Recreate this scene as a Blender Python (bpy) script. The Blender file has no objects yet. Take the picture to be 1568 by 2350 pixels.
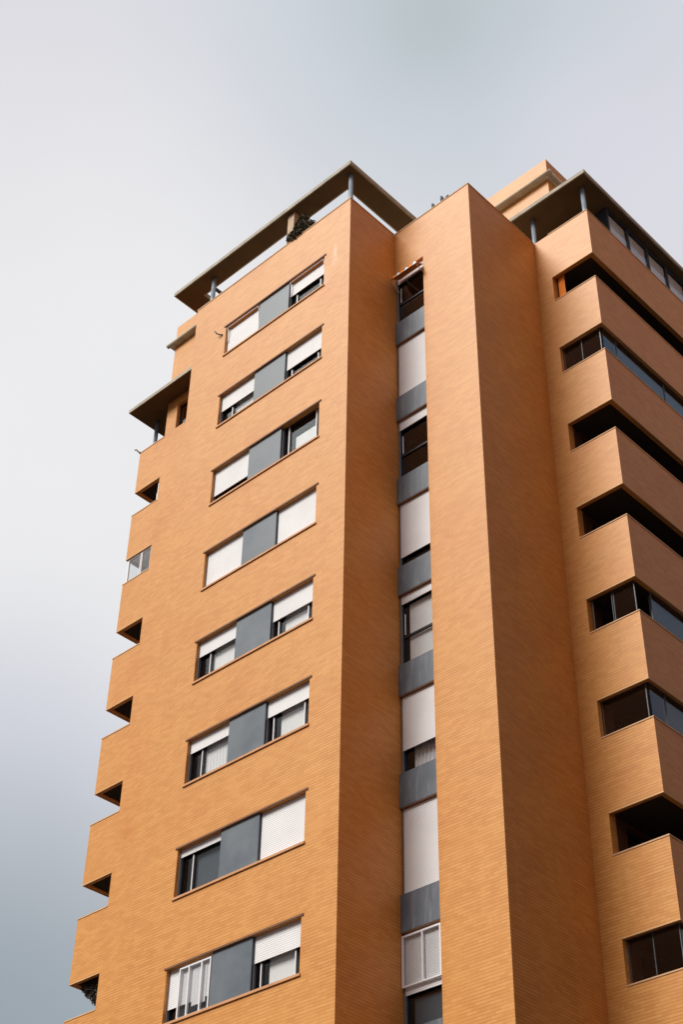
import bpy, math, random
from mathutils import Vector, Matrix
random.seed(7)
S = bpy.context.scene
COL = S.collection
Z0 = 35.3                       # height of the top window row's sill above the pavement

# ------------------------------------------------------------------ camera
YAW, PITCH, ROLL = 0.771, 0.6895, 0.0212
CAM = Vector((20.6749, -21.3907, -33.7453 + Z0))
fwd = Vector((-math.sin(YAW)*math.cos(PITCH), math.cos(YAW)*math.cos(PITCH), math.sin(PITCH)))
rt0 = Vector((math.cos(YAW), math.sin(YAW), 0)); up0 = rt0.cross(fwd)
rt = math.cos(ROLL)*rt0 + math.sin(ROLL)*up0
up = -math.sin(ROLL)*rt0 + math.cos(ROLL)*up0
cd = bpy.data.cameras.new('camera'); cam = bpy.data.objects.new('camera', cd); COL.objects.link(cam)
M = Matrix((rt, up, -fwd)).transposed().to_4x4(); M.translation = CAM
cam.matrix_world = M
cd.sensor_fit = 'HORIZONTAL'; cd.sensor_width = 36; cd.lens = 36*3513.17/1568
cd.clip_end = 3000
S.camera = cam

# ------------------------------------------------------------------ world: pale overcast with a few darker cloud banks
def sky_dir(px, py):
    d = fwd + rt*((px-784)/3513.17) - up*((py-1175)/3513.17)
    return d.normalized()
W = bpy.data.worlds.new('World'); S.world = W; W.use_nodes = True
nt = W.node_tree; nt.nodes.clear()
def N(t, **k):
    n = nt.nodes.new(t)
    for a, b in k.items(): setattr(n, a, b)
    return n
wo = N('ShaderNodeOutputWorld'); bg = N('ShaderNodeBackground'); nt.links.new(bg.outputs[0], wo.inputs[0])
tc = N('ShaderNodeTexCoord')
def wmath(op, a, b=None, c=None):
    n = N('ShaderNodeMath', operation=op)
    for i, v in enumerate((a, b, c)):
        if v is None: continue
        if isinstance(v, (int, float)): n.inputs[i].default_value = v
        else: nt.links.new(v, n.inputs[i])
    return n.outputs[0]
noise = N('ShaderNodeTexNoise'); noise.inputs['Scale'].default_value = 2.2; noise.inputs['Detail'].default_value = 3
nt.links.new(tc.outputs['Generated'], noise.inputs['Vector'])
wob = wmath('MULTIPLY', wmath('SUBTRACT', noise.outputs[0], 0.5), 0.055)
base = (0.70, 0.695, 0.75, 1)
cur = None
def blob(prev, d, r0, r1, col, amt):
    vm = N('ShaderNodeVectorMath', operation='DISTANCE'); nt.links.new(tc.outputs['Generated'], vm.inputs[0]); vm.inputs[1].default_value = d
    dist = wmath('ADD', vm.outputs['Value'], wob)
    mr = N('ShaderNodeMapRange', interpolation_type='SMOOTHERSTEP'); nt.links.new(dist, mr.inputs[0])
    mr.inputs[1].default_value = r0; mr.inputs[2].default_value = r1; mr.inputs[3].default_value = amt; mr.inputs[4].default_value = 0
    mx = N('ShaderNodeMix', data_type='RGBA'); nt.links.new(mr.outputs[0], mx.inputs[0])
    if prev is None: mx.inputs[6].default_value = base
    else: nt.links.new(prev, mx.inputs[6])
    mx.inputs[7].default_value = (*col, 1)
    return mx.outputs[2]
cur = blob(cur, sky_dir(240, 1000), 0.05, 0.36, (0.835, 0.835, 0.85), 1)
cur = blob(cur, sky_dir(0, 1750), 0.02, 0.16, (0.66, 0.68, 0.75), .75)
cur = blob(cur, sky_dir(-100, 2600), 0.03, 0.34, (0.33, 0.385, 0.43), 1)
cur = blob(cur, sky_dir(1010, -60), 0.02, 0.26, (0.57, 0.63, 0.68), .85)
cur = blob(cur, sky_dir(1000, -60), 0.0, 0.12, (0.46, 0.53, 0.55), .6)
cur = blob(cur, sky_dir(985, 60), 0.0, 0.05, (0.44, 0.50, 0.52), .3)
cur = blob(cur, sky_dir(1400, 330), 0.0, 0.10, (0.70, 0.70, 0.77), .6)
# unseen sky over the front: darkened low down, bright patch added for sheen
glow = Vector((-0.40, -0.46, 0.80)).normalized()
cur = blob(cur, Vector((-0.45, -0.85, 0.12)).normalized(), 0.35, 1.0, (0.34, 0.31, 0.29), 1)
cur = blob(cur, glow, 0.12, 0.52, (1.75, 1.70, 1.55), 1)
# unseen sky facing the brown walls: warm fill added, blue-grey patch for their glass
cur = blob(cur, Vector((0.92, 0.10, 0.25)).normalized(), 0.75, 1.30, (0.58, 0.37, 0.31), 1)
cur = blob(cur, Vector((0.50, 0.52, 0.68)).normalized(), 0.15, 0.55, (0.20, 0.25, 0.32), 1)
n2 = N('ShaderNodeTexNoise'); n2.inputs['Scale'].default_value = 5.0; n2.inputs['Detail'].default_value = 5; n2.inputs['Roughness'].default_value = .55
nt.links.new(tc.outputs['Generated'], n2.inputs['Vector'])
lv = wmath('MULTIPLY_ADD', n2.outputs[0], 0.10, 0.95)
vs = N('ShaderNodeVectorMath', operation='SCALE'); nt.links.new(cur, vs.inputs[0]); nt.links.new(lv, vs.inputs[3]); cur = vs.outputs[0]
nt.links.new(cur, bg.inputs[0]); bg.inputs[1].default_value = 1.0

# the brightest part of the cloud cover, behind the camera to the left: a wide soft sun
sd = bpy.data.lights.new('sun', 'SUN'); sun = bpy.data.objects.new('sun', sd); COL.objects.link(sun)
sd.energy = 4.0; sd.angle = math.radians(26); sd.color = (1, 0.97, 0.92)
SUN_FROM = Vector((-0.20, -0.68, 0.70)).normalized()
sun.rotation_euler = SUN_FROM.to_track_quat('Z', 'Y').to_euler()
S.view_settings.view_transform = 'Standard'; S.view_settings.look = 'None'
S.view_settings.exposure = 0.0; S.view_settings.gamma = 1.0
S.cycles.max_bounces = 8; S.cycles.diffuse_bounces = 5; S.cycles.transparent_max_bounces = 12

# ------------------------------------------------------------------ materials
class Mat:
    def __init__(s, name, rough=.8, color=(.5, .5, .5), metallic=0, spec=.5):
        s.m = bpy.data.materials.new(name); s.m.use_nodes = True; s.t = s.m.node_tree
        s.b = s.t.nodes['Principled BSDF']
        s.b.inputs['Roughness'].default_value = rough; s.b.inputs['Base Color'].default_value = (*color, 1)
        s.b.inputs['Metallic'].default_value = metallic; s.b.inputs['Specular IOR Level'].default_value = spec
    def n(s, t, **k):
        x = s.t.nodes.new(t)
        for a, b in k.items(): setattr(x, a, b)
        return x
    def l(s, a, b): s.t.links.new(a, b)
    def math(s, op, a, b=None, c=None, clamp=False):
        x = s.n('ShaderNodeMath', operation=op, use_clamp=clamp)
        for i, v in enumerate((a, b, c)):
            if v is None: continue
            if isinstance(v, (int, float)): x.inputs[i].default_value = v
            else: s.l(v, x.inputs[i])
        return x.outputs[0]
    def mix(s, f, a, b, mode='MIX'):
        x = s.n('ShaderNodeMix', data_type='RGBA', blend_type=mode)
        for i, v in ((0, f), (6, a), (7, b)):
            if isinstance(v, (int, float)): x.inputs[i].default_value = v
            elif isinstance(v, tuple): x.inputs[i].default_value = (*v, 1)
            else: s.l(v, x.inputs[i])
        return x.outputs[2]
    def noise(s, vec, scale, detail=2, rough=.5):
        x = s.n('ShaderNodeTexNoise'); x.inputs['Scale'].default_value = scale; x.inputs['Detail'].default_value = detail
        x.inputs['Roughness'].default_value = rough
        if vec is not None: s.l(vec, x.inputs['Vector'])
        return x.outputs[0]
    def ramp(s, v, a, b, lo=0., hi=1.):
        x = s.n('ShaderNodeMapRange'); s.l(v, x.inputs[0])
        for i, q in enumerate((a, b, lo, hi)): x.inputs[i+1].default_value = q
        return x.outputs[0]
    def bump(s, h, strength, dist=.01):
        x = s.n('ShaderNodeBump'); x.inputs['Strength'].default_value = strength; x.inputs['Distance'].default_value = dist
        s.l(h, x.inputs['Height']); s.l(x.outputs[0], s.b.inputs['Normal'])

def wall_uv(m):
    """(run along the wall, height) for a wall that faces x or y, from real positions"""
    tc = m.n('ShaderNodeTexCoord'); g = m.n('ShaderNodeNewGeometry')
    sp = m.n('ShaderNodeSeparateXYZ'); m.l(tc.outputs['Object'], sp.inputs[0])
    sn = m.n('ShaderNodeSeparateXYZ'); m.l(g.outputs['True Normal'], sn.inputs[0])
    ax = m.math('ABSOLUTE', sn.outputs[0]); az = m.math('ABSOLUTE', sn.outputs[2])
    isx = m.math('GREATER_THAN', ax, .5); isz = m.math('GREATER_THAN', az, .5)
    u = m.math('ADD', m.math('MULTIPLY', sp.outputs[0], m.math('SUBTRACT', 1., isx)), m.math('MULTIPLY', sp.outputs[1], isx))
    v = m.math('ADD', m.math('MULTIPLY', sp.outputs[2], m.math('SUBTRACT', 1., isz)), m.math('MULTIPLY', sp.outputs[1], isz))
    c = m.n('ShaderNodeCombineXYZ'); m.l(u, c.inputs[0]); m.l(v, c.inputs[1])
    return c.outputs[0], u, v, sp

def brick(name, c1=(.672, .318, .084), c2=(.598, .258, .058), mortar=(.41, .152, .038), stains=False):
    m = Mat(name, .48, spec=.38)
    uv, u, v, sp = wall_uv(m)
    bt = m.n('ShaderNodeTexBrick'); m.l(uv, bt.inputs['Vector'])
    bt.inputs['Scale'].default_value = 1; bt.inputs['Brick Width'].default_value = .25; bt.inputs['Row Height'].default_value = .075
    bt.inputs['Mortar Size'].default_value = 0; bt.inputs['Mortar Smooth'].default_value = 0; bt.inputs['Bias'].default_value = -.05
    bt.inputs['Color1'].default_value = (*c1, 1); bt.inputs['Color2'].default_value = (*c2, 1); bt.inputs['Mortar'].default_value = (*c1, 1)
    jt = m.math('ABSOLUTE', m.math('SUBTRACT', m.math('FRACT', m.math('DIVIDE', v, .075)), .5))
    jn = m.ramp(m.noise(uv, 1.1, 3, .6), .3, .7, .25, 1.)
    joint = m.math('MULTIPLY', m.ramp(jt, .34, .46), jn)
    # whole courses and broad patches fired a little lighter or redder
    cs = m.n('ShaderNodeCombineXYZ'); m.l(m.math('MULTIPLY', u, .22), cs.inputs[0]); m.l(m.math('MULTIPLY', v, 5.), cs.inputs[1])
    streak = m.noise(cs.outputs[0], 1.6, 3, .6)
    c = m.mix(m.ramp(streak, .35, .68, 0, .20), bt.outputs['Color'], (1.08, 1.04, 1.0), 'MULTIPLY')
    c = m.mix(joint, c, mortar)
    c = m.mix(m.ramp(streak, .55, .30, 0, .20), c, (.82, .74, .66), 'MULTIPLY')
    big = m.noise(uv, .45, 3, .55)
    c = m.mix(m.ramp(big, .52, .75, 0, .7), c, (.93, .80, .68), 'MULTIPLY')
    c = m.mix(m.ramp(big, .45, .25, 0, .6), c, (1.05, 1.08, 1.10), 'MULTIPLY')
    fine = m.noise(uv, 9, 2, .6)
    c = m.mix(m.ramp(fine, .3, .7, 0, .35), c, (.84, .80, .76), 'MULTIPLY')
    cg = m.n('ShaderNodeCombineXYZ'); m.l(m.math('MULTIPLY', u, 3.2), cg.inputs[0]); m.l(m.math('MULTIPLY', v, .22), cg.inputs[1])
    grime = m.noise(cg.outputs[0], 1.2, 5, .7)
    c = m.mix(m.ramp(grime, .56, .80, 0, .32), c, (.74, .68, .62), 'MULTIPLY')
    blotch = m.noise(uv, 2.1, 6, .72)
    c = m.mix(m.ramp(blotch, .56, .80, 0, .18), c, (1.10, 1.16, 1.25), 'MULTIPLY')
    c = m.mix(m.ramp(blotch, .44, .22, 0, .18), c, (.82, .74, .68), 'MULTIPLY')
    if stains:      # pale lime blooms on the front
        f = None
        for (sx, sz, rx, rz, a) in ((-.6, 1.15, .09, .38, .40), (-.62, .75, .16, .3, .22), (-1.0, .25, .30, .38, .15)):
            dx = m.math('DIVIDE', m.math('SUBTRACT', sp.outputs[0], sx), rx)
            dz = m.math('DIVIDE', m.math('SUBTRACT', sp.outputs[2], sz + Z0), rz)
            d = m.math('ADD', m.math('MULTIPLY', dx, dx), m.math('MULTIPLY', dz, dz))
            w = m.math('MULTIPLY', m.ramp(d, 0., 1.2, a, 0.), m.ramp(m.noise(uv, 14, 3, .7), .3, .65))
            f = w if f is None else m.math('MAXIMUM', f, w)
        c = m.mix(f, c, (.80, .78, .80))
    m.l(c, m.b.inputs['Base Color'])
    m.bump(m.ramp(jt, .36, .46), -.25, .006)
    return m.m

def flat(name, col, rough=.7, metallic=0, var=.15, scale=3., spec=.5):
    m = Mat(name, rough, col, metallic, spec)
    tc = m.n('ShaderNodeTexCoord')
    f = m.noise(tc.outputs['Object'], scale, 4, .6)
    m.l(m.mix(m.ramp(f, .3, .7, 0, 1), tuple(c*(1-var) for c in col), tuple(min(1, c*(1+var)) for c in col)), m.b.inputs['Base Color'])
    return m.m

DBR = brick('darkened_brick', (.09, .038, .015), (.07, .028, .011), (.04, .017, .007))  # brick darkened to hold balcony shade and to weaken bounce from the unseen blocks
BR = brick('brick'); BRF = brick('brick_front', stains=True)
CAP = flat('brick_cap', (.62, .38, .21), .85, var=.12)
LIP = flat('brick_edge', (.66, .42, .20), .8, var=.08)
CON = flat('concrete', (.40, .36, .29), .9, var=.22, scale=2.5)
SOF = flat('shaded_soffit', (.12, .075, .032), .95, var=.15, scale=1.5)  # canopy undersides, browner than their concrete with the shade put into the colour
LINT = flat('painted_steel', (.17, .07, .025), .7, var=.2)
SILL = flat('sill_tile', (.55, .27, .12), .75, var=.15)
DARK = flat('dark_frame', (.012, .014, .020), .35, var=.1)
NAVY = flat('panel_edge', (.030, .038, .055), .45, var=.1)
RAIL = flat('shutter_rail', (.22, .25, .29), .4, .3, var=.1)
WHITE = flat('white_aluminium', (.80, .80, .82), .35, var=.04)
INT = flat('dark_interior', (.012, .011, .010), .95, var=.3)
PIER = flat('pale_brick_pier', (.50, .36, .24), .85, var=.15)
CAPC = flat('pale_concrete', (.50, .42, .30), .9, var=.2, scale=2.5)
DRAIL = flat('thin_dark_rail', (.10, .11, .125), .4, .3, var=.1)
DSOF = flat('shaded_ceiling', (.022, .016, .012), .95, var=.2)  # near-black balcony ceilings, their deep shade put into the colour
COLM = flat('painted_column', (.22, .27, .33), .4, var=.12, scale=6)
BLIND = flat('roller_blind_cloth', (.80, .80, .79), .9, var=.03)
GREYREFL = flat('grey_glass_reflection', (.055, .072, .09), .8, var=.05)  # for sheets behind panes that stand in for grey reflections in the glass
ROOM = flat('white_plaster', (.62, .62, .64), .9, var=.05)
PAVE = flat('paving_tiles', (.042, .030, .024), .9, var=.25, scale=.4)
ORG = flat('orange_cloth', (.80, .27, .03), .85, var=.12, scale=20)
BIRD = flat('feathers', (.05, .055, .07), .7, var=.3, scale=20)
BARK = flat('bark', (.10, .07, .05), .9)

def panel_mat(name, a, b, rough, stain=.0):
    m = Mat(name, rough, a, .0, .5)
    uv, u, v, sp = wall_uv(m)
    f = m.noise(uv, .9, 4, .6)
    c = m.mix(m.ramp(f, .35, .65), a, b)
    if stain:
        cs = m.n('ShaderNodeCombineXYZ'); m.l(m.math('MULTIPLY', u, 5.), cs.inputs[0]); m.l(m.math('MULTIPLY', v, .7), cs.inputs[1])
        c = m.mix(m.ramp(m.noise(cs.outputs[0], 1.3, 4, .65), .5, .75, 0, stain), c, (.30, .32, .34))
    m.l(c, m.b.inputs['Base Color'])
    m.l(m.ramp(f, .3, .7, rough-.08, rough+.1), m.b.inputs['Roughness'])
    return m.m
PANEL = panel_mat('grey_metal_panel', (.095, .118, .142), (.13, .152, .175), .42)
ZINC = panel_mat('zinc_panel', (.085, .105, .13), (.12, .14, .165), .5, .5)

def shutter_mat():
    m = Mat('shutter_slats', .55, (.6, .6, .6), 0, .3)
    uv, u, v, sp = wall_uv(m)
    fr = m.math('FRACT', m.math('DIVIDE', v, .05))
    gap = m.math('LESS_THAN', fr, .14)
    c = m.mix(gap, (.76, .755, .76), (.56, .55, .555))
    c = m.mix(m.ramp(m.noise(uv, 1.2, 3), .4, .75, 0, .25), c, (.70, .68, .66), 'MULTIPLY')
    m.l(c, m.b.inputs['Base Color'])
    h = m.math('SINE', m.math('MULTIPLY', fr, math.pi))
    m.bump(h, .5, .008)
    return m.m
SHUT = shutter_mat()

def curtain_mat(name, col, col2, per):
    m = Mat(name, .95, col)
    uv, u, v, sp = wall_uv(m)
    wv = m.math('ADD', u, m.math('MULTIPLY', m.noise(uv, 3., 2), .05))
    s_ = m.math('SINE', m.math('MULTIPLY', wv, 2*math.pi/per))
    m.l(m.mix(m.ramp(s_, -1, 1), col, col2), m.b.inputs['Base Color'])
    return m.m
CURT = curtain_mat('net_curtain', (.66, .66, .67), (.84, .84, .84), .11)

def glass():
    m = Mat('window_glass', .03)
    t = m.t; out = t.nodes['Material Output']
    gl = m.n('ShaderNodeBsdfGlossy'); gl.inputs['Roughness'].default_value = .02; gl.inputs['Color'].default_value = (.85, .92, 1, 1)
    tr = m.n('ShaderNodeBsdfTransparent'); tr.inputs['Color'].default_value = (.95, .955, .955, 1)
    g = m.n('ShaderNodeNewGeometry'); dt = m.n('ShaderNodeVectorMath', operation='DOT_PRODUCT')
    m.l(g.outputs['Incoming'], dt.inputs[0]); m.l(g.outputs['Normal'], dt.inputs[1])
    fr = m.math('MULTIPLY_ADD', m.math('POWER', m.math('SUBTRACT', 1., m.math('ABSOLUTE', dt.outputs['Value'])), 5.), .95, .045)
    mx = m.n('ShaderNodeMixShader'); m.l(fr, mx.inputs[0]); m.l(tr.outputs[0], mx.inputs[1]); m.l(gl.outputs[0], mx.inputs[2])
    m.l(mx.outputs[0], out.inputs[0]); t.nodes.remove(m.b)
    return m.m
GLASS = glass()

def leaf_mat(name, a, b):
    m = Mat(name, .6, a)
    oi = m.n('ShaderNodeNewGeometry')
    m.l(m.mix(oi.outputs['Random Per Island'], a, b), m.b.inputs['Base Color'])
    return m.m
LEAF = leaf_mat('leaves', (.022, .018, .008), (.10, .085, .03))
LEAFR = leaf_mat('dark_red_leaves', (.03, .018, .016), (.06, .05, .03))

# ------------------------------------------------------------------ mesh helpers
class MB:
    def __init__(s): s.v = []; s.f = []
    def face(s, pts):
        i = len(s.v); s.v += [tuple(p) for p in pts]; s.f.append(tuple(range(i, i+len(pts))))
        return s
    def box(s, x0, x1, y0, y1, z0, z1):
        i = len(s.v)
        s.v += [(x, y, z) for z in (z0, z1) for y in (y0, y1) for x in (x0, x1)]
        for q in ((0, 2, 3, 1), (4, 5, 7, 6), (0, 1, 5, 4), (2, 6, 7, 3), (0, 4, 6, 2), (1, 3, 7, 5)):
            s.f.append(tuple(i+a for a in q))
        return s
    def tube(s, a, b, r, n=12, r2=None):
        a = Vector(a); b = Vector(b); d = (b-a).normalized(); r2 = r if r2 is None else r2
        p = d.orthogonal().normalized(); q = d.cross(p); i = len(s.v)
        for c, rr in ((a, r), (b, r2)):
            for k in range(n):
                t = 2*math.pi*k/n; s.v.append(tuple(c + p*(rr*math.cos(t)) + q*(rr*math.sin(t))))
        for k in range(n):
            s.f.append((i+k, i+(k+1) % n, i+n+(k+1) % n, i+n+k))
        s.f.append(tuple(i+k for k in range(n-1, -1, -1))); s.f.append(tuple(i+n+k for k in range(n)))
        return s
    def ball(s, c, rx, ry, rz, n=10, rot=None):
        i = len(s.v); m = n//2+1
        for a in range(m+1):
            t = math.pi*a/m
            for k in range(n):
                u = 2*math.pi*k/n; p = Vector((rx*math.sin(t)*math.cos(u), ry*math.sin(t)*math.sin(u), rz*math.cos(t)))
                if rot: p = rot @ p
                s.v.append(tuple(Vector(c)+p))
        for a in range(m):
            for k in range(n): s.f.append((i+a*n+k, i+(a+1)*n+k, i+(a+1)*n+(k+1) % n, i+a*n+(k+1) % n))
        return s
    def wall(s, axis, p, t, a0, a1, z0, z1, holes=()):
        """solid wall with openings. axis 'y': stands at y=p running x, body going +t in y; axis 'x': at x=p running y."""
        us = sorted({a0, a1, *[h for q in holes for h in q[:2]]}); zs = sorted({z0, z1, *[h for q in holes for h in q[2:]]})
        def solid(i, j):
            if i < 0 or j < 0 or i >= len(us)-1 or j >= len(zs)-1: return False
            u = (us[i]+us[i+1])/2; z = (zs[j]+zs[j+1])/2
            return not any(h[0] < u < h[1] and h[2] < z < h[3] for h in holes)
        def P(u, d, z): return (u, p+d, z) if axis == 'y' else (p+d, u, z)
        flip = (axis == 'x')
        def F(pts):
            s.face(pts[::-1] if flip else pts)
        for i in range(len(us)-1):
            for j in range(len(zs)-1):
                if not solid(i, j): continue
                a, b, c, d = us[i], us[i+1], zs[j], zs[j+1]
                F([P(a, 0, c), P(b, 0, c), P(b, 0, d), P(a, 0, d)]) if t > 0 else F([P(a, 0, d), P(b, 0, d), P(b, 0, c), P(a, 0, c)])
                F([P(a, t, d), P(b, t, d), P(b, t, c), P(a, t, c)]) if t > 0 else F([P(a, t, c), P(b, t, c), P(b, t, d), P(a, t, d)])
                if not solid(i-1, j): F([P(a, 0, d), P(a, t, d), P(a, t, c), P(a, 0, c)])
                if not solid(i+1, j): F([P(b, 0, c), P(b, t, c), P(b, t, d), P(b, 0, d)])
                if not solid(i, j-1): F([P(a, 0, c), P(a, t, c), P(b, t, c), P(b, 0, c)])
                if not solid(i, j+1): F([P(a, 0, d), P(b, 0, d), P(b, t, d), P(a, t, d)])
        return s
    def build(s, name, mat, parent=None, smooth=False, label=None):
        me = bpy.data.meshes.new(name); me.from_pydata([(x, y, z+Z0) for x, y, z in s.v], [], s.f); me.update()
        me.materials.append(mat)
        if smooth:
            for p in me.polygons: p.use_smooth = True
        o = bpy.data.objects.new(name, me); COL.objects.link(o)
        if parent is not None: o.parent = parent
        if label: o['label'] = label
        return o
def B(*a): return MB().box(*a)
def tag(o, label=None, cat=None, group=None, kind=None):
    for k, v in (('label', label), ('category', cat), ('group', group), ('kind', kind)):
        if v: o[k] = v
    return o

# ------------------------------------------------------------------ ground
g = MB(); g.face([(-900, -900, -Z0), (900, -900, -Z0), (900, 900, -Z0), (-900, 900, -Z0)])
tag(g.build('ground', PAVE), kind='structure')

# ------------------------------------------------------------------ the tower
T = bpy.data.objects.new('apartment_tower', None); COL.objects.link(T)
tag(T, 'tall orange brick apartment tower with stepped faces, grey panels and stacked corner balconies', 'building')
G = -Z0; ZP = 3.10; DECK = 2.05
XL, X2, X3, XO = -6.85, 2.96, 4.98, 3.50
Y1, Y2, YL = 1.98, 5.19, 3.30
XW, XLO = -13.55, -12.22              # outer corner of the left wing, edge of its openings
YB = 19.0                             # back of the tower
BT, BB = 3.105, 1.185                 # balcony band top and bottom of the top storey
WA, WB, WH = -5.33, -1.04, 1.28       # window row opening
ROWS = 9
# walls
rows = [(WA, WB, -3*k, -3*k+WH) for k in range(ROWS)]
MB().wall('y', 0, .25, XL, 0, G, ZP, rows).build('wall', BRF, T)
MB().wall('x', 0, -.25, .25, Y1+.30, G, ZP).build('wall', BR, T)
XR = 1.13
MB().wall('y', Y1, .30, 0.0005, X2, G, ZP, [(0.0005, XR, -3*8-.87, 1.26)]).build('wall', BR, T)
MB().wall('x', X2, -.25, Y1+.30, Y2+.25, G, ZP).build('wall', BR, T)
MB().wall('y', Y2, .25, X2, XO, G, ZP).build('wall', BR, T)
MB().wall('x', XL, .25, .25, YL+.25, G, ZP).build('wall', BR, T)
# left wing face with the terrace notch on top
MB().wall('y', YL, .25, XLO, XL, G, 7.66, [(-11.66, -10.3, 3.12, 4.28)]).build('wall', BR, T)
MB().wall('x', X3, -.25, 15.5, YB, G, ZP).build('wall', BR, T)
MB().wall('y', YB, -.25, XW, X3, G, ZP).build('wall', BR, T)
MB().wall('x', XW, .25, 9.5, YB-.25, G, ZP).build('wall', BR, T)
# roof deck, floors, inner walls that keep the rooms dark
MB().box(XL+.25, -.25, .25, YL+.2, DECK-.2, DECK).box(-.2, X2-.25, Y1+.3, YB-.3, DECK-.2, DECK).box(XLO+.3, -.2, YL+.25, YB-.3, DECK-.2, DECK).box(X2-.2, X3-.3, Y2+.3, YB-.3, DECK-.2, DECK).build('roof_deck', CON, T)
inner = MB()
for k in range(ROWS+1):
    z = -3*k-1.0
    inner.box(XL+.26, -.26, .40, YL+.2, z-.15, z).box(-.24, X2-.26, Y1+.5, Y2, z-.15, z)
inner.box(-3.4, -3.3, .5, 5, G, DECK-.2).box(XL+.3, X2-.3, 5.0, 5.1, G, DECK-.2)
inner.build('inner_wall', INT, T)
# thin caps on the parapets
cp = MB()
cp.box(XL-.015, .015, -.015, .265, ZP, ZP+.04)
cp.box(-.25, .015, .265, Y1-.015, ZP, ZP+.04)
cp.box(0.02, X2+.015, Y1-.015, Y1+.28, ZP, ZP+.04)
cp.box(X2-.25, X2+.015, Y1+.28, Y2-.015, ZP, ZP+.04)
cp.build('coping', CAP, T)

# ---- windows of the main front
YW = .15
def window(parent, x0, x1, z0, z1, y, sb=None, blind_or_reflection=None, stiles=(), transom=None, guide=True, bl_top=None):
    """dark sliding window: frame > pane, shutter, blind, stile"""
    f = MB(); w = .05
    f.box(x0, x0+w, y, y+.07, z0, z1).box(x1-w, x1, y, y+.07, z0, z1).box(x0+w, x1-w, y, y+.07, z1-.07, z1).box(x0+w, x1-w, y, y+.07, z0, z0+w)
    for s_ in stiles: f.box(s_-.03, s_+.045, y+.01, y+.06, z0+w, z1-.07)
    if transom is not None: f.box(x0+w, x1-w, y+.005, y+.062, transom-.03, transom+.03)
    o = f.build('window', DARK, parent)
    B(x0+w, x1-w, y+.035, y+.041, z0+w, z1-.07).build('pane', GLASS, o)
    if guide:
        for gx in (x0, x1-.03): B(gx, gx+.03, y-.06, y-.002, z0, z1).build('shutter_guide', RAIL, o)
    for s_ in stiles: B(s_-.018, s_+.012, y-.004, y+.01, z0+w, (sb if sb else z1)-.02 if (sb or z1) - .02 > z0+w else z0+w+.05).build('stile', WHITE, o)
    if sb is not None: B(x0+.03, x1-.03, y-.05, y-.028, sb, z1).build('shutter', SHUT, o)
    if blind_or_reflection:
        bx0, bx1, m_ = blind_or_reflection
        B(bx0, bx1, y+.10, y+.11, z0+.02, bl_top if bl_top else z1-.02).build('blind_or_reflection', m_, o)
    return o
LW = {0: (0.02, None, ()), 1: (.65, (-4.82, -3.85, BLIND), (-4.86,)), 2: (.34, None, ()), 3: (.01, None, ()),
      4: (.82, (-4.86, -3.85, BLIND), (-4.90,)), 5: (.92, (-4.86, -3.85, CURT), (-4.90,)), 6: (1.08, (-4.86, -3.85, GREYREFL), (-4.90,)),  # last entry: grey sheet stands for the glass reflection, no real blind
      7: (.36, None, ()), 8: (.6, None, (-4.9,))}
RW = {0: (.65, None, (-2.30, -1.32)), 1: (.53, None, (-2.36, -1.30)), 2: (None, (-2.16, -1.30, BLIND), (-2.34, -1.28)), 3: (.01, None, ()),
      4: (.64, (-2.22, -1.12, BLIND), (-2.36, -1.32)), 5: (.82, (-2.20, -1.12, BLIND), (-2.36, -1.32)), 6: (.01, None, ()),
      7: (.67, (-2.20, -1.12, BLIND), (-2.36, -1.32)), 8: (.6, None, (-2.36,))}
XPA, XPB = -3.84, -2.56
for k in range(ROWS):
    z = -3*k
    sb, bl, st = LW[k]; window(T, WA+.002, XPA-.002, z+.002, z+WH-.002, YW, z+sb, bl, st)
    sb, bl, st = RW[k]; window(T, XPB+.002, WB-.002, z+.002, z+WH-.002, YW, None if sb is None else z+sb, bl, st, bl_top=(z+.80 if k == 2 else None))
    p = B(XPA, XPB, .035, .20, z+.002, z+WH-.002).build('metal_panel', PANEL, T)
    B(XPB-.001, XPB+.012, .037, .148, z+.004, z+WH-.004).build('panel_edge', NAVY, p)
    B(WA-.07, WB+.07, -.022, .004, z+WH-.004, z+WH+.045).build('lintel', LINT, T)
    B(WA-.03, WB+.03, -.035, .085, z-.045, z+.012).build('sill', SILL, T)

# white sliding window added in front of the seventh storey's left window
def white_slider(x0, x1, y, z0, z1, bars, parent, w=.035):
    f = MB().box(x0, x1, y, y+.05, z1-w, z1).box(x0, x1, y, y+.05, z0, z0+w)
    for b in bars: f.box(b-w/2, b+w/2, y-.003, y+.053, z0+.001, z1-.001)
    o = f.build('white_sliding_window', WHITE, parent)
    B(x0, x1, y+.022, y+.028, z0+w, z1-w).build('pane', GLASS, o)
    return o
white_slider(-4.90, -3.86, .02, -21+.014, -21+1.20, (-4.88, -4.58, -4.16, -3.875), T)
B(-4.55, -4.0, .11, .12, -21+.4, -21+1.05).build('blind_or_reflection', BLIND, T)

# awnings of the top window row: rolled cloth under a pale bar with folded arms
for x0, x1 in ((WA+.04, XPA-.03), (XPB+.05, WB-.04)):
    a = MB().tube((x0+.05, .07, WH-.08), (x1-.05, .07, WH-.08), .04, 10).build('awning', ORG, T, True, 'rolled awning under the lintel with folded white arms')
    MB().tube((x0, .015, WH-.09), (x1, .015, WH-.09), .014, 8).build('front_bar', WHITE, a)
    for x in (x0+.02, x1-.02):
        MB().tube((x, .02, WH-.09), (x+.02, .03, WH-.20), .013, 6).tube((x+.02, .03, WH-.20), (x+.005, .07, WH-.68), .015, 6).build('arm', WHITE, a)

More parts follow.
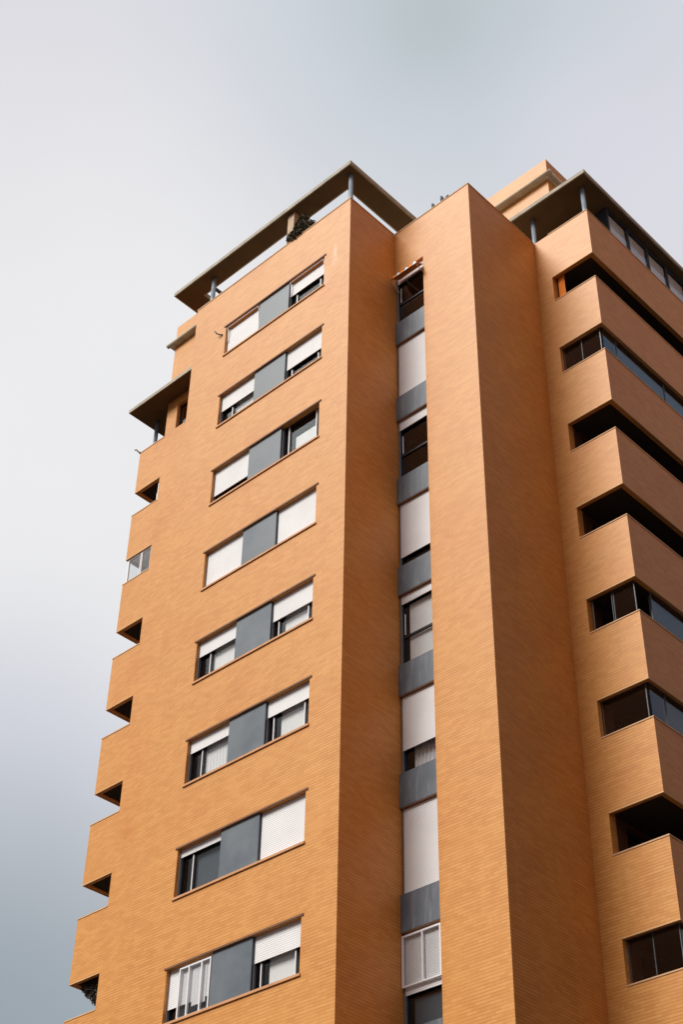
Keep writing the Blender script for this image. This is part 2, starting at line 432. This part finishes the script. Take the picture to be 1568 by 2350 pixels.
# ---- the narrow strip of windows beside the inner corner
YS = Y1+.14; PT, PB = -.87, -1.745
sx0, sx1 = .03, XR
SB = {0: .86, 1: PT, 2: .90, 3: -.54, 4: .98, 5: -.24, 6: PT, 7: -.13, 8: .6}
for k in range(ROWS):
    z = -3*k; zb = z+PT; zt = z+1.26-.002
    B(.004, XR-.003, Y1+.012, Y1+.30, z+PB, z+PT).build('metal_panel', ZINC, T, label='dark weathered zinc panel between strip windows')
    B(.002, XR-.002, Y1+.02, Y1+.26, z+PB-.03, z+PB-.002).build('lintel', LINT, T)  # panel underside, its brown standing for light bounced off the brick
    bl = {3: None, 4: (.1, 1.1, BLIND), 5: (.2, 1.1, CURT)}.get(k)
    o = window(T, sx0, sx1-.003, zb+.002, zt, YS, z+SB[k] if SB[k] > PT else zb+.01, None, (), transom=(z+.0 if k in (0, 2, 4, 7, 8) else None))
    if k == 4: MB().box(.2, 1.1, YS+.10, YS+.11, zb, z+1.0).build('blind_or_reflection', BLIND, o)
    if k == 7: B(.2, 1.1, YS+.08, YS+.09, zb, z-.2).build('blind_or_reflection', GREYREFL, o)  # sheet that greys the glass like a reflection
    if k in (0, 2, 4): B(.125, .15, YS-.01, YS+.008, z+.06, z+.68).build('stile', WHITE, o)
B(.15, 1.1, YS+.10, YS+.11, -24+PT, -24+PT+.4).build('blind_or_reflection', GREYREFL, T)
white_slider(.02, XR-.01, Y1+.015, -21+.02, -21+1.17, (.04, .60, XR-.03), T, .04)

# striped, scalloped awning over the top of the strip
aw = MB(); n = 36; ya, yb = Y1+.05, 1.66
for i in range(n):
    u0, u1 = i/n, (i+1)/n; xa, xb = .16+u0*.96, .16+u1*.96
    aw.face([(xa, ya, .98), (xb, ya, .98), (xb, yb, .70), (xa, yb, .70)])
A = aw.build('awning', ORG, T, label='orange awning with scalloped valance at the top of the window strip')
for j in range(6):
    v = MB(); x0 = .16+j*.16
    pts = []
    for i in range(9):
        t = i/8; pts.append((x0+t*.16, .70+.05+.085*abs(math.sin(math.pi*(t)))**.7))
    for i in range(8):
        (xa, za), (xb, zb_) = pts[i], pts[i+1]
        v.face([(xa, yb-.004, .68), (xb, yb-.004, .68), (xb, yb+.02, zb_), (xa, yb+.02, za)])
        v.face([(xa, yb+.002, .68), (xa, yb+.026, za), (xb, yb+.026, zb_), (xb, yb+.002, .68)])
    v.build('valance', ORG if j % 2 == 0 else WHITE, A)
MB().tube((.14, yb, .68), (1.13, yb, .68), .014, 8).build('front_bar', DARK, A)
for x in (.15, 1.115): MB().tube((x, yb, .68), (x-.01, Y1+.04, .42 if x < .5 else .6), .013, 6).build('arm', WHITE, A)

# ---- right-hand stack of corner balconies
YE = 15.5
glazed = {1: ((3.50, 4.15, 4.79), Y2+.16), 4: ((3.58, 4.15, 4.20, 4.82), 6.0), 5: ((3.50, 4.78), Y2+.16), 7: ((3.52, 4.17, 4.84), Y2+.16)}
def balcony(k):
    z = -3*k; t, b = z+BT, z+BB
    top = (ZP if k == 0 else t)
    o = MB().wall('y', Y2, .15, XO, X3-.15, b, top).wall('x', X3, -.15, Y2, YE, b, top).build('balcony', BR, T)
    MB().box(XO+.002, X3+.014, Y2-.014, Y2+.164, top, top+.035).box(X3-.164, X3+.014, Y2+.164, YE, top, top+.035).build('coping', CAP, o)
    MB().box(XO+.01, X3+.006, Y2-.006, Y2+.03, b-.025, b-.001).box(X3-.03, X3+.006, Y2+.03, YE, b-.025, b-.001).build('edge_trim', LIP, o)
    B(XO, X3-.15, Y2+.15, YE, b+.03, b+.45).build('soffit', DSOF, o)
    B(XO, X3-.15, YE-.1, YE, b-1.2, b+.03).build('end_wall', BR, o)
    # wall behind the balcony: brick pier then dark sliding doors
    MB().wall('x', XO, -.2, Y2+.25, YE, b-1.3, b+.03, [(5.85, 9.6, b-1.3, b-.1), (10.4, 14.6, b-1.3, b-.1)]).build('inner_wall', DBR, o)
    d = MB()
    for y0, y1 in ((5.85, 9.6), (10.4, 14.6)):
        n_ = 3
        for i in range(n_+1):
            yy = y0+(y1-y0)*i/n_; d.box(XO-.16, XO-.10, yy-.03, yy+.03, b-1.3, b-.1)
        d.box(XO-.16, XO-.10, y0, y1, b-.16, b-.1)
    dd = d.build('sliding_door', DARK, o)
    MB().box(XO-.135, XO-.129, 5.88, 9.57, b-1.3, b-.16).box(XO-.135, XO-.129, 10.43, 14.57, b-1.3, b-.16).build('pane', GLASS, dd)
    return o
for k in range(ROWS+1): balcony(k)
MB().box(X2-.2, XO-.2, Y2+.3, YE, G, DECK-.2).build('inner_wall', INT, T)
def bars(pts, z0, z1, y, parent, mat=RAIL, w=.022):
    f = MB()
    for x in pts: f.box(x-w/2, x+w/2, y-.02, y+.02, z0, z1)
    return f
for k, (xs, ys) in glazed.items():
    z0, z1 = -3*k+.145, -3*k+BB+.02
    yg = Y2+.16; xg = X3-.13
    f = MB()
    for x in xs: f.box(x-.009, x+.009, yg-.014, yg+.014, z0, z1)
    f.box(XO+.01, xg, yg-.02, yg+.02, z1-.03, z1).box(xg-.02, xg+.02, ys, YE-.1, z1-.03, z1)
    yy = ys if ys > 5.5 else 6.02
    while yy < YE-.2: f.box(xg-.016, xg+.016, yy-.018, yy+.018, z0, z1-.03); yy += 2.4
    o = f.build('balcony_glazing', DRAIL, T)
    if k != 4:
        MB().box(XO+.02, xg-.02, yg-.004, yg+.004, z0, z1-.03).box(xg-.004, xg+.004, yg+.02, YE-.1, z0, z1-.03).build('pane', GLASS, o)
    else:
        MB().box(4.21, xg-.02, yg-.004, yg+.004, z0, z1-.03).box(xg-.004, xg+.004, ys, YE-.1, z0, z1-.03).build('pane', GLASS, o)
    if k in (1, 5, 7, 4):       # dark sheets behind the side panes, standing for their bluish reflection
        B(xg-.10, xg-.09, max(ys, 6.05), YE-.15, z0-.4, z1-.05).build('blind_or_reflection', GREYREFL, o)

# ---- left wing: balconies round the outer corner
YLE = 9.5
for k in range(ROWS+1):
    z = -3*k; t, b = z+BT, z+BB
    tt = ZP-.04 if k == 0 else t
    o = MB().wall('y', YL, .15, XW+.15, XLO, b, tt).wall('x', XW, .15, YL, YLE, b, tt).build('balcony', BR, T)
    MB().box(XW-.014, XLO-.002, YL-.014, YL+.164, tt, tt+.035).box(XW-.014, XW+.164, YL+.164, YLE, tt, tt+.035).build('coping', CAP, o)
    MB().box(XW-.005, XLO-.01, YL-.005, YL+.03, b-.025, b-.001).box(XW-.005, XW+.03, YL+.03, YLE, b-.025, b-.001).build('edge_trim', LIP, o)
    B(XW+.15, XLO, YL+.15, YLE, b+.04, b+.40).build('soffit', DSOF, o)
    MB().wall('x', XLO, .2, YL+.25, YLE, b-1.4, b+.04 if k else 4.69).build('inner_wall', BR, o)
# white glazed corner of the second storey down
zz0, zz1 = -3+.145, -3+BB-.031
f = MB()
for x in (XW+.12, -12.77, -12.73, XLO-.03): f.box(x-.03, x+.03, YL+.04, YL+.09, zz0, zz1)
f.box(XW+.1, XLO-.01, YL+.045, YL+.085, zz1-.05, zz1-.001).box(XW+.1, XLO-.01, YL+.045, YL+.085, zz0, zz0+.05)
for y in (YL+.9, YL+1.8, YL+2.7, YL+3.6): f.box(XW+.04, XW+.09, y-.03, y+.03, zz0, zz1)
f.box(XW+.045, XW+.085, YL+.1, YLE, zz1-.05, zz1-.001)
o = f.build('corner_glazing', WHITE, T, label='white framed glazing closing a left corner balcony')
MB().box(XW+.15, XLO-.06, YL+.062, YL+.068, zz0+.05, zz1-.05).box(XW+.062, XW+.068, YL+.1, YLE, zz0, zz1-.05).build('pane', GLASS, o)
B(XW+.2, XLO-.02, YL+.5, YL+.51, zz0-.2, zz1-.3).build('blind_or_reflection', BLIND, o)
MB().box(XW+.16, XLO-.01, YL+.16, YLE-.1, -3+BB+.01, -3+BB+.035).build('white_ceiling', ROOM, o)

# window on the terrace wall of the left wing
o = window(T, -11.655, -10.305, 3.125, 4.275, YL+.12, None, None, (-11.1,), guide=False)

# ---- penthouse blocks with concrete ledges
def penthouse(x0, x1, y0, y1, z0):
    o = MB().wall('y', y0, .25, x0, x1, 7.66, 8.68).wall('x', x1, -.25, y0+.25, y1, z0, 8.68).wall('x', x0, .25, y0+.25, y1, z0, 8.68).wall('y', y1, -.25, x0, x1, z0, 8.68).build('penthouse', BR, T)
    l = MB().box(x0-.17, x1+.17, y0-.17, y1+.17, 7.60, 7.74)
    l.build('concrete_ledge', CAPC, o)
    MB().tube((x0-.25, y0-.16, 7.67), (x1+.25, y0-.16, 7.67), .085, 14).tube((x1+.16, y0-.16, 7.67), (x1+.16, y1, 7.67), .085, 14).build('rounded_edge', CAPC, o, True)
    B(x0+.25, x1-.25, y0+.25, y1-.25, 8.3, 8.4).build('roof_deck', CON, o)
    return o
p1 = penthouse(XLO, -8.6, YL, 8.0, ZP)
p2 = penthouse(-1.6, 2.88, 6.5, 11.0, DECK)
MB().wall('y', 6.5, .25, -1.6, 2.88, DECK, 7.66).build('wall', BR, p2)

# ---- flat concrete roof canopies on round columns
ZS0, ZS1 = 4.70, 4.85
def canopy(m, label):
    return m.build('roof_canopy', CON, T, label=label)
main_c = MB()
main_c.box(-8.15, .03, -.07, .62, ZS0, ZS1).box(-.75, .03, .62, 5.5, ZS0, ZS1).box(-8.15, -7.33, .62, 3.0, ZS0, ZS1)
c1 = canopy(main_c, 'open ring canopy over the main terrace')
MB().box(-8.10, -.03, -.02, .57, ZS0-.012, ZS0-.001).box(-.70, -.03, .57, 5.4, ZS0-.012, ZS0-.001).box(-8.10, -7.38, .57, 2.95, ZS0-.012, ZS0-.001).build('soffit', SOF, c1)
MB().box(-6.93, -6.85, .64, 3.2, ZS0-.02, ZS0+.08).build('beam', DARK, c1)
MB().box(-.70, -.33, 2.20, 2.45, DECK, 3.55).build('pier', BR, c1)
c2 = canopy(MB().box(-13.70, XLO+.0, 2.66, 9.0, ZS0, ZS1).box(XLO, -9.5, 2.66, YL-.001, ZS0, ZS1), 'canopy over the left corner terrace')
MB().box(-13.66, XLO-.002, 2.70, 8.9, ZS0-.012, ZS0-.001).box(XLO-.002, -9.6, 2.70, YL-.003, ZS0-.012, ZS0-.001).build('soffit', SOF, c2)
c3 = canopy(MB().box(1.2, 5.12, 5.08, 18.0, ZS0, ZS1), 'wide canopy over the right terrace')
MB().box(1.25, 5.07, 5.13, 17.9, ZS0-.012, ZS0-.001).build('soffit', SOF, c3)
def column(x, y, r=.075, z0=DECK):
    MB().tube((x, y, z0), (x, y, ZS0-.013), r, 20).build('column', COLM, T, True)
column(-.26, .27); column(-6.53, .30); column(-13.23, YL+.36); column(4.70, Y2+.36); column(2.78, Y2+.33)
B(-2.86, -2.58, .10, .40, 3.145, ZS0-.013).build('brick_pier', PIER, T)
# glazed terrace room at the right
f = MB(); xg = 4.80; ys = [6.68+1.095*i for i in range(9)]
for y in ys: f.box(xg-.05, xg+.03, y-.035, y+.035, DECK, ZS0-.013)
f.box(xg-.04, xg+.02, ys[0], ys[-1], ZS0-.11, ZS0-.013).box(xg-.9, xg-.06, ys[0]-.03, ys[0]+.03, DECK, ZS0-.013)
o = f.build('terrace_glazing', NAVY, T, label='row of tall panes in dark frames under the right canopy')
for i in range(8): B(xg-.012, xg-.006, ys[i]+.036, ys[i+1]-.036, DECK, ZS0-.11).build('pane', GLASS, o)
for i in range(8):
    B(xg-.075, xg-.065, ys[i]+.05, ys[i+1]-.05, DECK, ZS0-.16).build('blind_or_reflection', BLIND, o)  # pale sheets added behind the panes to stand for their sky reflection
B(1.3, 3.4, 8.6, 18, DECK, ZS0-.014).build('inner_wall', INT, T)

# ------------------------------------------------------------------ unseen block added right of the camera to shape light on the brown walls
NB = bpy.data.objects.new('unseen_block', None); COL.objects.link(NB); NB.location = (0, 0, 0)
tag(NB, 'unseen dark brick block added on the right to shade and tint the brown walls', 'building')
bx, by0, by1, bt_ = 27.0, -6.0, 38.0, 0.5
holes = [(by0+2.2+5.2*j, by0+5.0+5.2*j, -3*k-2.0, -3*k-.7) for k in range(10) for j in range(8)]
MB().wall('x', bx, .3, by0, by1, G, bt_, holes).wall('x', bx+13, -.3, by0, by1, G, bt_).wall('y', by0, .3, bx+.3, bx+12.7, G, bt_).wall('y', by1, -.3, bx+.3, bx+12.7, G, bt_).build('wall', DBR, NB)
B(bx+.3, bx+12.7, by0+.3, by1-.3, bt_-.6, bt_-.4).build('roof_deck', CON, NB)
for q in holes: B(bx+.16, bx+.2, q[0], q[1], q[2]+.3, q[3]).build('shutter', SHUT, NB)
wn = MB()
for q in holes: wn.box(bx+.24, bx+.28, q[0], q[1], q[2], q[3])
wn.build('window_row', DARK, NB)

NC = bpy.data.objects.new('unseen_block', None); COL.objects.link(NC)  # second unseen block, added to shade the tower's lower floors
tag(NC, 'unseen long brick block added behind the camera to shade the lower front', 'building')
cx0, cx1, cy, ch = -58.0, 6.0, -62.0, 13.0
holes = [(cx0+2.2+5.2*j, cx0+5.0+5.2*j, -3*k+4.0, -3*k+5.3) for k in range(12) for j in range(12)]
MB().wall('y', cy, -.3, cx0, cx1, G, ch, holes).wall('y', cy-13, .3, cx0, cx1, G, ch).wall('x', cx0, .3, cy-12.7, cy-.3, G, ch).wall('x', cx1, -.3, cy-12.7, cy-.3, G, ch).build('wall', DBR, NC)
B(cx0+.3, cx1-.3, cy-12.7, cy-.3, ch-.6, ch-.4).build('roof_deck', CON, NC)
wn = MB()
for q in holes: wn.box(q[0], q[1], cy-.28, cy-.24, q[2], q[3])
wn.build('window_row', DARK, NC)

# ------------------------------------------------------------------ small things
def curtain(name, x0, x1, y, z0, z1, mat, label, per=.07, amp=.018, taper=0., group=None):
    m = MB(); n = max(12, int((x1-x0)/per*8)); nz = 6
    for i in range(n+1):
        for j in range(nz+1):
            t = j/nz; u = i/n; x = x0+(x1-x0)*u
            x = x0+(x-x0)*(1-taper*math.sin(t*math.pi)) if taper else x
            m.v.append((x, y+amp*math.sin(2*math.pi*(x1-x0)*u/per), z0+(z1-z0)*t))
    for i in range(n):
        for j in range(nz):
            a = i*(nz+1)+j; m.f.append((a, a+nz+1, a+nz+2, a+1))
    o = m.build(name, mat, None, True)
    return tag(o, label, 'curtain', group)
curtain('curtain', 3.585, 3.87, Y2+.17, .0, 1.62, ORG, 'orange pleated curtain tied back in the top right balcony opening', .065, .02, .25)
curtain('curtain', .24, 1.08, YS+.16, -15+PT+.05, -15+.3, CURT, 'pleated white curtain below the shutter in the narrow window strip', .12, .03)
curtain('curtain', -4.82, -3.88, YW+.14, -15+.06, -15+1.2, CURT, 'white net curtain in the third lowest left window of the front', .11, .02)
curtain('curtain', -4.5, -4.05, YW-.055, -21+.25, -21+1.1, CURT, 'pale curtain behind the white sliding window at the bottom left', .09, .012)

def plant(name, spots, mat, label, n, size, pot=None):
    root = bpy.data.objects.new(name, None); COL.objects.link(root); root.location = (0, 0, 0)
    tag(root, label, 'plant')
    m = MB(); rnd = random.Random(len(spots)*13+n)
    for (c, r) in spots:
        for i in range(int(n*r[0]*r[2]*4)):
            d = Vector((rnd.gauss(0, 1), rnd.gauss(0, 1), rnd.gauss(0, 1))).normalized()*(rnd.random()**.45)
            p = Vector(c)+Vector((d.x*r[0], d.y*r[1], d.z*r[2]))
            a = Vector((rnd.uniform(-1, 1), rnd.uniform(-1, 1), rnd.uniform(-1, 1))).normalized(); b = a.orthogonal().normalized()
            s_ = size*rnd.uniform(.6, 1.3)
            m.face([p-a*s_, p+b*s_*.45, p+a*s_, p-b*s_*.45])
    m.build('foliage', mat, root)
    st = MB()
    for (c, r) in spots: st.tube((c[0], c[1], c[2]-r[2]*1.05), (c[0]+.03, c[1], c[2]+r[2]*.5), .018, 6, .008)
    st.build('stem', BARK, root)
    if pot:
        MB().box(*pot).build('planter', CON, root)
    return root
plant('shrub', [((-2.34, .20, 3.72), (.30, .20, .44)), ((-2.60, .08, 3.38), (.22, .14, .30)), ((-1.98, .16, 3.46), (.34, .16, .26)), ((-2.25, .22, 4.15), (.20, .14, .20)), ((-2.3, .02, 3.24), (.40, .10, .18))],
      LEAF, 'ragged dark olive shrub on the main terrace parapet beside a brick pier', 2600, .045, (-3.0, -1.5, .52, .80, DECK+.8, 3.12))
plant('trailing_plant', [((-13.15, YL+.32, -16.92), (.20, .14, .14)), ((-12.92, YL+.32, -17.05), (.26, .14, .24)), ((-12.65, YL+.32, -17.2), (.24, .14, .34)), ((-12.42, YL+.3, -17.3), (.14, .12, .42))],
      LEAFR, 'dark leafy plant hanging under the lowest left corner balcony', 3500, .04)
plant('trailing_plant', [((2.45, Y2+.1, 3.35), (.45, .12, .16)), ((2.0, Y2-.2, 3.25), (.2, .2, .10))],
      LEAF, 'small green plant spilling by the right canopy column and brick parapet', 900, .03)

def pigeon(x, y, z, h, yaw, lean, label):
    r = Matrix.Rotation(yaw, 3, 'Z') @ Matrix.Rotation(lean, 3, 'Y')
    b = MB(); o = Vector((x, y, z))
    def q(a): return o + r @ Vector(a)
    b.ball(q((0, 0, .13*h)), .055*h, .05*h, .12*h, 10, r)
    b.ball(q((.02*h, 0, .27*h)), .032*h, .03*h, .038*h, 8, r)
    b.tube(q((.045*h, 0, .27*h)), q((.085*h, 0, .262*h)), .009*h, 5, .002*h)
    b.tube(q((-.02*h, 0, .06*h)), q((-.085*h, 0, -.06*h)), .03*h, 6, .022*h)
    b.tube(q((.01*h, .02*h, .05*h)), Vector((x, y+.02*h, z)), .006*h, 5).tube(q((.01*h, -.02*h, .05*h)), Vector((x, y-.02*h, z)), .006*h, 5)
    p = b.build('pigeon', BIRD, None, True)
    return tag(p, label, 'bird', 'pigeons perched on the middle parapet')
zc = ZP+.04
pigeon(1.56, Y1+.05, zc, 1.0, math.pi*.9, .1, 'dark pigeon on the middle parapet, leftmost of the row')
pigeon(1.92, Y1+.05, zc+.01, 1.15, math.pi*.9, .1, 'tallest dark pigeon perched upright on the middle parapet')
pigeon(2.03, Y1+.06, zc, .8, 0.3, .3, 'small pigeon crouched close behind the tallest one')
pigeon(2.63, Y1+.06, zc, .5, 0.2, .5, 'smallest pigeon nearest the parapet corner')

def arm(name, pts, r, mat, label, cat):
    m = MB()
    for a, b in zip(pts[:-1], pts[1:]): m.tube(a, b, r, 7, r*.8)
    m.ball(pts[0], r*1.6, r*1.6, r*1.6, 8)
    return tag(m.build(name, mat, None, True), label, cat)
RUST = flat('weathered_metal', (.30, .25, .17), .7)
arm('wall_bracket', [(-5.50, -.01, 1.02), (-5.60, -.12, 1.06), (-5.66, -.14, 1.16), (-5.70, -.15, 1.22)], .028, RUST, 'small bent metal bracket on the brick left of the top window row', 'bracket')
arm('wall_bracket', [(-13.56, YL-.01, 3.10), (-13.60, YL-.06, 3.14), (-13.66, YL-.10, 3.24), (-13.74, YL-.12, 3.26)], .03, RUST, 'small dark bent bracket at the left wing parapet corner', 'bracket')
m = MB().box(-12.34, -12.26, YL+.05, YL+.11, .16, .52).box(-12.30, -12.25, YL+.04, YL+.09, .50, .95)
tag(m.build('shade_rail', WHITE), 'narrow white shade rail at the edge of the top left balcony opening', 'rail')
